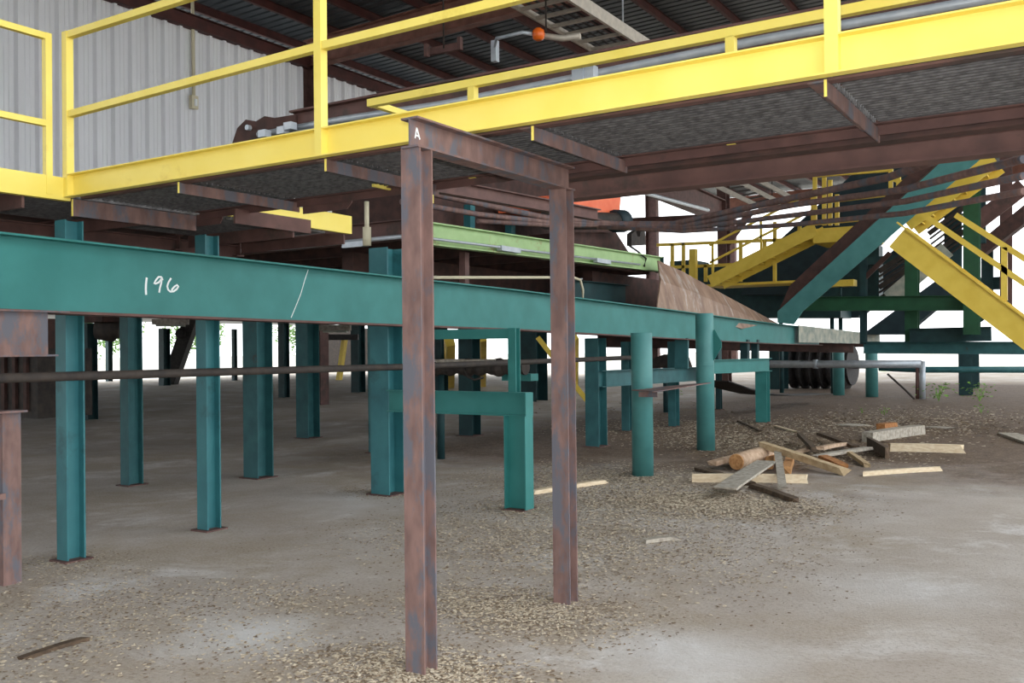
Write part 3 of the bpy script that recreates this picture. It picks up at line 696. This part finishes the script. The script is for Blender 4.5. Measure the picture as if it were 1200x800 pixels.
MB().box(oY(24.5, 968, 336), oY(24.5, 1000, 327)+V((0, .4, 0))).build('plate', YELF, pe)

# dark conveyor housings
def panel(name, pts, y, thick, M, label, cat): return tag(MB().prism([oY(y, *p) for p in pts], (0, thick, 0)).build(name, M), label, cat)
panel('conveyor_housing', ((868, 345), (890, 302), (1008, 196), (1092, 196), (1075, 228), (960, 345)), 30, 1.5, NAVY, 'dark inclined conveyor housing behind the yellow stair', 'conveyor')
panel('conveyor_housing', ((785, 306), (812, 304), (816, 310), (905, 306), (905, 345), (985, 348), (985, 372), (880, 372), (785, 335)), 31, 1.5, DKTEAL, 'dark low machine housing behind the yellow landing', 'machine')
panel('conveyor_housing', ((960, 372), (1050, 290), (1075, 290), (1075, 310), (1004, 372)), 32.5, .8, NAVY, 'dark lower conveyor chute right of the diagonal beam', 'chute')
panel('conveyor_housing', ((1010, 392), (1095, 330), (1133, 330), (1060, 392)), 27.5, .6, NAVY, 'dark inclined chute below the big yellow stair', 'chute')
for (a, b, lab) in (((1042, 350), (1110, 292), 'pale grey conveyor side board, lower of the two by the green column'), ((1135, 268), (1200, 218), 'brown conveyor side board near the right edge')):
    member('side_board', Rc(.1, .42), oY(27, *a), oY(27, *b), BLEACH if a[0] < 1100 else PRIM, lab, 'conveyor side')
panel('conveyor_housing', ((1145, 285), (1200, 240), (1200, 262), (1150, 300)), 28.5, .6, PRIMD, 'brown conveyor housing at the right edge above the stair', 'conveyor')
rc = thing('roller_conveyor', 'far roller conveyor of thin dark inclined bars against daylight', 'conveyor', oY(28, 1080, 350))
for k in range(8):
    MB().sweep(Rc(.06, .06 if k % 3 else .14), [oY(28, 1030, 318+k*6.2), oY(28, 1076, 288+k*6.6)]).build('roller_bar', DARKST, rc)
for k in range(11):
    MB().sweep(Rc(.06, .05 if k % 4 else .13), [oY(28, 1082+k*1.5, 250+k*6), oY(28, 1134, 212+k*7)]).build('roller_bar', DARKST, rc)
for (x, t, b) in ((1112, 225, 330), (1122, 222, 330), (1150, 205, 285)):
    MB().sweep(Rc(.22, .2), [oY(28.2, x, b), oY(28.2, x, t)], (0, 1, 0)).build('frame_upright', DKTEAL, rc)
MB().sweep(Rc(.2, .22), [oY(28.2, 1018, 306), oY(28.2, 1066, 303)]).build('cross_tie', DKTEAL, rc)
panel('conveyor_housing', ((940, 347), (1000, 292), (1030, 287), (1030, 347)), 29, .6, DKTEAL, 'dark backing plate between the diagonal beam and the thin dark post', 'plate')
# green columns/beams far right
member('green_column', I(.3, .3), oY(25, 1069, 403), oY(25, 1069, 290), DKGREEN, 'dark green column left of the big yellow stair', 'column', up=(0, 1, 0))
member('green_column', I(.34, .3), oY(24.2, 1139, 392), oY(24.2, 1139, 222), DKGREEN, 'dark green column crossed by the yellow handrails', 'column', up=(0, 1, 0))
member('brown_column', I(.3, .3), oY(30, 1179, 385), oY(30, 1179, 170), PRIM, 'brown column near the right edge behind the stair rails', 'column', up=(0, 1, 0))
member('thin_column', I(.3, .25), oY(30.5, 1157, 345), oY(30.5, 1157, 285), DKTEAL, 'short dark teal upright left of the brown column', 'upright', up=(0, 1, 0))
member('post_dark', I(.155, .155), oY(24.8, 1012, 403), oY(24.8, 1012, 300), DKTEAL, 'thin dark post right of the teal diagonal beam', 'post', up=(0, 1, 0))
member('knee_brace', Rc(.09, .11), oY(24.8, 1014, 325), oY(24.8, 1043, 296), PRIMD, 'brown knee brace on the thin dark post', 'brace')
member('green_beam', I(.25, .36), oY(24.5, 944, 356), oY(24.5, 1140, 355), DKGREEN, 'dark green beam below the yellow kick plate', 'beam')
member('green_beam', I(.25, .34), oY(24.6, 1066, 393), oY(24.6, 1162, 391), DKTEAL, 'short dark teal beam low beside the green column', 'beam')
member('green_beam', I(.25, .30), oY(24.8, 1012, 407), oY(24.8, 1320, 408), TEALD, 'long teal beam at eye height reaching the right edge', 'beam')
member('green_beam', I(.25, .36), oY(30.6, 1140, 333), oY(30.6, 1185, 331), DKTEAL, 'short dark crossbeam between the two uprights near the right edge', 'beam')
member('diagonal_brace', Rc(.1, .2), oY(25.3, 1140, 378), oY(25.3, 1180, 350), DKTEAL, 'dark diagonal brace under the big yellow stair', 'brace')
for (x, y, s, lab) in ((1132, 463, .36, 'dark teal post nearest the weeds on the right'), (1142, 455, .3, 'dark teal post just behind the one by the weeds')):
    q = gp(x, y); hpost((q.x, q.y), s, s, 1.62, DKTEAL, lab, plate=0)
# curved bleached trough at the end of the long beam
ct = MB(); pts = [oX(-6.4, 935, 381), oX(-6.2, 970, 385), oX(-5.9, 1005, 389), oX(-5.5, 1030, 390)]
for i, p in enumerate(pts): ct.v += [p, p-V((0, 0, .42-.05*i)), p-V((-.03, .03, .42-.05*i)), p+V((.03, -.03, 0))]
for i in range(3):
    for (a_, b_) in ((0, 1), (1, 2), (2, 3), (3, 0)): ct.f.append((i*4+a_, i*4+b_, i*4+4+b_, i*4+4+a_))
ct.f += [(0, 1, 2, 3), (12, 13, 14, 15)]
tag(ct.build('curved_trough', BLEACH), 'dusty bleached curved trough side at the far end of the long beam', 'trough')
# tail drum machine
tm = thing('tail_drum', 'big dark toothed tail drum lying under the far conveyor', 'drum', gp(955, 456))
c_ = gp(955, 456)+V((0, 1, 0)); ax = V((1, -.1, 0))
pr_ = []
for i in range(13): pr_ += [(i*.19, .72+.16*(i % 2)), (i*.19+.1, .72+.16*(i % 2))]
MB().lathe(c_+V((-1.2, 0, .85)), ax, pr_, 18).build('drum', BLACKR, tm)
MB().lathe(c_+V((-1.6, .04, .85)), ax, [(0, .12), (3.3, .12)], 12).build('shaft', DARKST, tm, True)
MB().box(c_+V((-1.3, .6, 1.5)), c_+V((1.6, .9, 1.85))).build('frame_plate', PRIMD, tm)
# grey pipe with stand
gs = thing('pipe_stand', 'grey horizontal pipe ending at an upright stand near the weeds', 'pipe', oY(29.4, 1078, 466))
MB().tube([oY(29.4, 903, 426.5), oY(29.4, 1080, 426.5)], .12, 14).build('pipe', GALV, gs, True)
MB().tube([oY(29.4, 953, 426.5), oY(29.4, 958, 426.5)], .145, 14).build('coupling', GALV, gs, True)
MB().tube([oY(29.4, 1081, 468), oY(29.4, 1081, 423)], .085, 12).build('upright', GALV, gs, True)
MB().tube([oY(29.4, 1075, 468), oY(29.4, 1075, 428)], .05, 10).build('upright', PRIM, gs, True)
tubething('green_pipe', [oY(29.7, 1030, 431), oY(29.7, 1080, 433), oY(29.7, 1260, 433)], .095, TEALD, 'olive green pipe running on to the right edge from the grey pipe', 'pipe')
tubething('thin_stick', [oY(29.2, 1040, 438), oY(29.2, 1060, 456), oY(29.2, 1072, 468)], .03, DARKST, 'thin dark rod leaning below the grey pipe', 'rod')
# left background machinery
mt = thing('hanging_motor', 'dark motor and gearbox hanging behind the first teal posts', 'motor', dep(18, 125, 395))
c_ = dep(18, 112, 384)
MB().lathe(c_, (RT+V((0, 0, -.1))), [(0, .1), (.05, .22), (.35, .24), (.42, .16), (.5, .16)], 16).build('motor_body', DARKST, mt, True)
MB().box(c_+V((-.3, -.2, .1)), c_+V((.5, .2, .4))).build('mount_plate', PRIMD, mt)
sl = thing('slanting_conveyor', 'black slanting elevator leg with round knob seen against daylight', 'conveyor', dep(46, 198, 452))
MB().sweep(Rc(.66, .62), [dep(46, 198, 451), dep(46, 226, 372)]).build('leg', BLACKR, sl)
MB().lathe(dep(45.7, 212, 391), -FW, [(-.2, .25), (0, .29), (.2, .2)], 14).build('knob', BLACKR, sl, True)
for (x0, x1, y, lab) in ((180, 220, 375, 'small pale box light seen under the long beam right of the number'), (375, 411, 382, 'small pale box light seen under the long beam near the black crossbar')):
    t = thing('strip_light', lab, 'light', dep(20, x0, y))
    MB().sweep(Rc(.2, .12), [dep(20, x0, y+2), dep(20, x1, y+2)]).build('housing', GREYW, t)
    MB().sweep(Rc(.16, .05), [dep(20, x0+4, y+6), dep(20, x1-4, y+6)]).build('diffuser', BLEACH, t)
member('black_crossbar', Rc(.2, .2), dep(33, 372, 395), dep(33, 420, 395), BLACKR, 'black crossbar between two far dark posts', 'crossbar')
member('leaning_pole', sq(.24), dep(50, 397, 447), dep(50, 404, 396), YELF, 'yellow leaning post beyond the black crossbar', 'post', up=(0, 1, 0))
mcx = thing('dark_machine', 'dark shaded machine at the far left behind the rust plate', 'machine', dep(14, 30, 470))
c_ = dep(15, 30, 420)
MB().box(c_+V((-1.0, -.4, -.9)), c_+V((1.0, .5, .15))).build('body', DARKST, mcx)
MB().box(c_+V((-.8, -.5, .15)), c_+V((.7, .4, .62))).build('hood', PRIMD, mcx)
for k in range(6): MB().box(c_+V((-.8+k*.3, -.45, -.8)), c_+V((-.72+k*.3, -.4, .1))).build('fin', PRIMD, mcx)
_a, _b = dep(70, 383, 440), dep(70, 436, 440)
_a.z = _b.z = -.21
tag(MB().prism([_a, _b, _b+V((0, 0, 3.4)), _a+V((0, 0, 3.4))], (-.2, .2, 0)).build('yard_screen', DARKST), 'dark screen fence far out in the yard', 'fence')
# more clutter seen below the long beam in the middle
member('yellow_bollard', sq(.2), gp(566, 452)+V((0, 0, -.1)), dep(28, 566, 396), YELF, 'bright yellow post against daylight inside the foreground frame', 'post', up=(0, 1, 0))
member('yellow_bollard', sq(.3), gp(527, 454), dep(30, 527, 400), YELF, 'golden yellow post behind the roller cover inside the frame', 'post', up=(0, 1, 0))
member('yellow_frame_leg', sq(.25), gp(672, 458), dep(28, 672, 395), YELF, 'golden yellow machine leg just right of the right frame post', 'post', up=(0, 1, 0))
member('yellow_frame_leg', Rc(.14, .14), dep(27, 630, 395), dep(27, 690, 472), YELF, 'yellow diagonal guard rail behind the right frame post', 'rail')
for (x0, y0, x1, y1, d, lab) in ((700, 400, 830, 402, 20, 'dark rusty rail under the long beam behind the pipe columns'), 
                                (845, 405, 1000, 408, 26, 'dark rusty beam under the far end of the long beam')):
    member('back_rail', I(.2, .25), dep(d, x0, y0), dep(d, x1, y1), PRIMD, lab, 'beam')
panel('belt_drum', ((762, 431), (765, 420), (778, 415), (792, 417), (797, 431)), 21, .8, DARKST, 'dark rounded drum between the two pipe columns', 'drum')
for (x, w_, lab) in ((838, .2, 'dark block under the long beam right of the taller pipe column'), (873, .16, 'second dark hanger right of the taller pipe column'), (885, .14, 'third dark hanger right of the taller pipe column')):
    member('hanger_block', Rc(w_, w_), oX(-6.55, x, 398), oX(-6.55, x, 421), DKTEAL, lab, 'hanger', up=(0, 1, 0))

def support(parent_name, pts, r, M, name='support_leg'):
    par = bpy.data.objects[parent_name]
    MB().tube([V(p) for p in pts], r, 8).build(name, M, par, True)
for (nm, px, py, t_) in (('beacon_lamp', 640, 42, None), ('light_bracket', 520, 57, None)):
    q = oZ(6.6, px, py); support(nm, [q, V((q.x, q.y, roofz(q.x)))], .015, DARKST, 'hanger_rod')
for (x, y) in ((845, 220), (905, 236)):
    q = dep(36, x, y); support('far_cable_tray', [q, V((q.x, q.y, roofz(q.x)))], .02, DARKST, 'hanger_rod')
for nm, d, x, y in (('strip_light', 20, 190, 377), ('strip_light.001', 20, 384, 384), ('hanging_motor', 18, 122, 380)):
    q = dep(d, x, y); support(nm, [q, V((q.x, q.y, 3.265))], .02, DARKST, 'hanger_rod')

for nm, y, px, py in (('conveyor_housing.001', 31.6, 915, 370), ('conveyor_housing.001', 31.6, 975, 370), ('conveyor_housing.002', 33, 985, 368), ('belt_drum', 21.3, 780, 430)):
    q = oY(y, px, py); support(nm, [V((q.x, q.y, 0)), q], .07, DKTEAL)
q = oY(11, 516, 436); support('chain_roller', [V((q.x, q.y, 0)), q], .06, DKTEAL)
q = oY(24.6, 985, 336); support('yellow_kickplate', [q-V((0, 0, .32)), q], .03, DKTEAL)

# ------------------------------------------------------------------ wood debris
def board(px0, px1, wd, th, M, label, z0=0., z1=0., name='board', tilt=0):
    a = oZ(z0+th/2, *px0); b = oZ(z1+th/2, *px1); d = b-a
    prof = Rc(wd, th); n = 5; jag = random.Random(sum(map(ord, label)))
    mb = MB(); pts = []
    for i in range(n):
        f = i/(n-1); pts.append(a.lerp(b, f)+V((0, 0, .006*math.sin(3*f))))
    mb.sweep(prof, pts, (math.sin(tilt), 0, math.cos(tilt)))
    for i in (0, 1, 2, 3): mb.v[i] += d.normalized()*jag.uniform(-.04, .04); mb.v[-1-i] += d.normalized()*jag.uniform(-.06, .06)
    return tag(mb.build(name, M), label, 'wood', 'scrap wood heap')
board((813, 560), (943, 561), .05, .10, PALE, 'pale sawn timber lying lengthwise at the front of the scrap heap')
board((850, 572), (898, 541), .24, .025, GREYW, 'wide grey weathered board slanting over the pale timber', .10, .14)
board((818, 549), (880, 567), .12, .04, DARKW, 'dark plank under the left end of the grey board', .0, .0)
board((882, 569), (932, 586), .09, .05, DARKW, 'dark rotten plank pointing toward the viewer', .0, .0)
board((893, 521), (990, 553), .11, .08, TANW, 'long tan plank lying diagonally across the heap', .22, .0)
board((911, 528), (917, 571), .09, .03, GREYW, 'narrow grey plank standing across the pale timber', .18, .05)
board((834, 543), (900, 527), .12, .06, PINKW, 'bark-edged pale slab behind the log', .05, .16)
board((901, 545), (905, 532), .10, .10, CUTW, 'short squared block behind the grey board', .02, .02, 'wood_block')
board((922, 551), (926, 538), .10, .10, CUTW, 'small sawn block right of the narrow grey plank', .0, .0, 'wood_block')
board((960, 508), (1003, 524), .10, .05, DARKW, 'dark weathered plank at the back of the heap', .10, .06)
board((929, 532), (956, 524), .09, .04, PINKW, 'reddish split plank behind the long tan plank', .03, .05)
board((962, 525), (990, 520), .08, .05, PINKW, 'pink split offcut near the middle of the heap', .08, .08)
board((955, 535), (1018, 525), .12, .04, GREYW, 'grey and white board pointing right in the heap', .03, .08)
board((996, 531), (1016, 545), .07, .05, TANW, 'short yellow offcut at the right of the heap', .04, .0)
board((964, 535), (988, 546), .13, .05, ORANGEW, 'orange bark slab in the middle of the heap', .03, .0)
board((937, 509), (954, 527), .07, .06, DARKW, 'dark stick crossing behind the tan plank', .12, .08)
board((1017, 512), (1078, 503), .20, .16, GREYW, 'thick grey timber with cut end at the back right of the heap')
board((1018, 518), (1040, 531), .06, .16, DARKW, 'dark timber end left of the thick grey timber')
board((1042, 524), (1127, 526), .10, .12, PALE, 'pale squared timber at the right end of the heap')
board((1011, 555), (1104, 549), .06, .055, PALE, 'pale straight strip lying alone in front of the heap')
board((984, 497), (1012, 499), .45, .02, GREYW, 'flat grey square board behind the heap')
board((1088, 500), (1114, 502), .3, .02, GREYW, 'small flat grey board right of the heap')
board((865, 493), (891, 505), .05, .03, DARKW, 'thin dark stick left behind the heap')
board((908, 499), (932, 506), .06, .03, PALE, 'thin pale stick behind the heap')
board((1032, 501), (1048, 499), .16, .14, ORANGEW, 'small brown stump lump behind the grey timber', 0, 0, 'wood_block')
board((622, 577), (708, 564), .09, .045, PALE, 'pale plank lying on the floor behind the right frame post')
board((755, 634), (790, 630), .08, .03, GREYW, 'small grey offcut on the floor right of the foreground frame')
board((30, 770), (108, 746), .05, .02, DARKW, 'thin dark strip on the floor at lower left')
board((1180, 508), (1215, 520), .3, .04, GREYW, 'grey board at the right edge of the dirt')
lgt = thing('log', 'short round log with sawn end facing the viewer in the scrap heap', 'log', oZ(0, 866, 548))
a_ = oZ(.12, 863, 541); b_ = oZ(.13, 900, 531); d_ = (b_-a_).normalized(); Ln = (b_-a_).length
MB().lathe(a_, d_, [(0, .105), (Ln*.5, .115), (Ln, .11)], 14).build('bark', PINKW, lgt, True)
tag(MB().lathe(a_-d_*.012, d_, [(0, .098), (.012, .104)], 14).build('cut_end', CUTW, lgt), 'orange-brown sawn end', None)

# ------------------------------------------------------------------ chips on the floor (stuff)
def chips(name, patches, M, label, seed):
    rnd = random.Random(seed); mb = MB()
    for (x, y, sx, sy, n, s) in patches:
        for _ in range(int(n*1.7)):
            px = rnd.gauss(x, sx); py = rnd.gauss(y, sy)
            if abs(px-x) > 2.2*sx or abs(py-y) > 2.2*sy: continue
            a = rnd.uniform(0, 6.28); l = s*1.05*rnd.uniform(.5, 1.7); w_ = l*rnd.uniform(.4, .85); z = rnd.uniform(.001, .006)
            ca, sa = math.cos(a), math.sin(a); b = len(mb.v)
            for (u, v_, h) in ((-l, -w_, z), (l, -w_, z+rnd.uniform(0, s*.5)), (l, w_, z+rnd.uniform(0, s*.7)), (-l, w_, z+rnd.uniform(0, s*.5)), (0, 0, z+s*.45)):
                mb.v.append(V((px+ca*u-sa*v_, py+sa*u+ca*v_, h)))
            for f in ((0, 1, 4), (1, 2, 4), (2, 3, 4), (3, 0, 4)): mb.f.append(tuple(b+i for i in f))
    return tag(mb.build(name, M, None, origin=(0, 0, 0)), label, 'wood chips', None, 'stuff')
def at(px, py): q = oZ(0, px, py); return q.x, q.y
PA = []
for (px, py, sx, sy, n, s) in ((500, 790, .28, .2, 1300, .008), (600, 715, .4, .25, 1500, .008), (650, 640, .9, .6, 2200, .009), (120, 700, .5, .3, 450, .008), (40, 760, .5, .4, 520, .008), (330, 700, .35, .2, 300, .008),
                            (390, 780, .35, .2, 330, .008), (760, 590, .9, .9, 2600, .010), (840, 590, .5, .35, 1500, .012), (700, 560, .8, .8, 1800, .011), (870, 515, .9, 1.0, 2600, .014), (800, 500, 1.2, 1.5, 2200, .016), (950, 530, .9, .7, 1500, .013), (250, 740, .5, .3, 160, .008),
                            (1000, 500, 1.5, 1.5, 1600, .018), (1100, 490, 1.5, 2.0, 1400, .02), (85, 658, .25, .2, 250, .007), (457, 578, .3, .2, 350, .008), (608, 596, .35, .25, 400, .008)):
    x, y = at(px, py); PA.append((x, y, sx, sy, n, s))
PB = list(PA)
for (px, py, sx, sy, n, s) in ((900, 535, .5, .5, 260, .035), (970, 520, .6, .5, 260, .04), (860, 500, .7, .7, 160, .035), (1050, 495, 1.2, 1.0, 200, .04), (780, 480, 1.2, 1.5, 160, .035)):
    x, y = at(px, py); PB.append((x, y, sx, sy, n, s))
chips('wood_chip_litter', [(x, y, sx, sy, int(n*(.4 if y > 11 else 1)), s) for (x, y, sx, sy, n, s) in PA], CHIPA, 'pale wood chips littering the concrete floor', 1)
chips('bark_litter', [(x, y, sx*1.2, sy*1.2, int(n*.9), s*.8) for (x, y, sx, sy, n, s) in PB], CHIPB, 'brown bark and dirt crumbs littering the floor', 2)

# ------------------------------------------------------------------ weeds
def weed(px, py, h, nl, label, seed):
    rnd = random.Random(seed); b = gp(px, py); t = thing('weed', label, 'plant', (b.x, b.y, 0), 'weeds in the dirt')
    st_ = MB()
    for i in range(max(2, nl//6)):
        st_.tube([b, b+V((rnd.uniform(-.25, .25)*h, rnd.uniform(-.25, .25)*h, h*rnd.uniform(.5, .9)))], .006, 4)
    st_.build('stem', LEAF, t)
    lv = MB()
    for i in range(nl):
        c = b+V((rnd.gauss(0, .4)*h, rnd.gauss(0, .4)*h, h*rnd.uniform(.15, 1))); a = rnd.uniform(0, 6.28); l = h*.22*rnd.uniform(.7, 1.3)
        d = V((math.cos(a), math.sin(a), rnd.uniform(-.4, .5))).normalized(); s_ = d.cross(V((0, 0, 1))).normalized()*l*.45; k = len(lv.v)
        lv.v += [c, c+d*l*.5+s_+V((0, 0, .02)), c+d*l, c+d*l*.5-s_+V((0, 0, .02))]; lv.f.append((k, k+1, k+2, k+3))
    o = lv.build('foliage', LEAF, t); o['kind'] = 'stuff'
weed(1100, 470, .5, 60, 'bright green leafy weed right of the pipe stand', 1)
weed(1148, 470, .5, 50, 'bright green weed in front of the dark teal posts', 2)
weed(1150, 484, .2, 16, 'low green weed nearest the right edge', 3)
weed(1037, 486, .16, 16, 'small weed patch behind the thick grey timber', 4)
weed(792, 466, .25, 14, 'faint green weed between the two pipe columns', 5)
weed(1010, 484, .12, 10, 'tiny green sprout left of the small weed patch', 6)

# ------------------------------------------------------------------ trees out in the yard on the left
def tree(x, y, h, r, label, seed):
    rnd = random.Random(seed); t = thing('tree', label, 'tree', (x, y, -.21), 'trees beyond the yard')
    MB().lathe((x, y, -.21), (0, 0, 1), [(0, .3), (h*.5, .2), (h*.9, .05)], 8).build('trunk', DARKW, t, True)
    lv = MB()
    for i in range(1500):
        th = rnd.uniform(0, 6.28); ph = math.acos(rnd.uniform(-1, 1)); rr = r*rnd.uniform(.5, 1)*(1+.2*math.sin(3*th+seed))
        c = V((x+rr*math.sin(ph)*math.cos(th), y+rr*math.sin(ph)*math.sin(th), h*.6+rr*.85*math.cos(ph)))
        d = V((rnd.uniform(-1, 1), rnd.uniform(-1, 1), rnd.uniform(-.6, .6))).normalized()*.28; e = d.orthogonal().normalized()*.16; k = len(lv.v)
        lv.v += [c-d, c+e, c+d, c-e]; lv.f.append((k, k+1, k+2, k+3))
    o = lv.build('crown', TREEL, t); o['kind'] = 'stuff'
tree(-120, 82, 9, 5, 'leafy tree in the yard seen left of the slanting conveyor', 1)
tree(-118, 96, 8, 4.5, 'leafy tree in the yard seen under the number', 2)
tree(-112, 112, 9, 5, 'leafy tree in the yard seen left of the furthest wide post', 3)
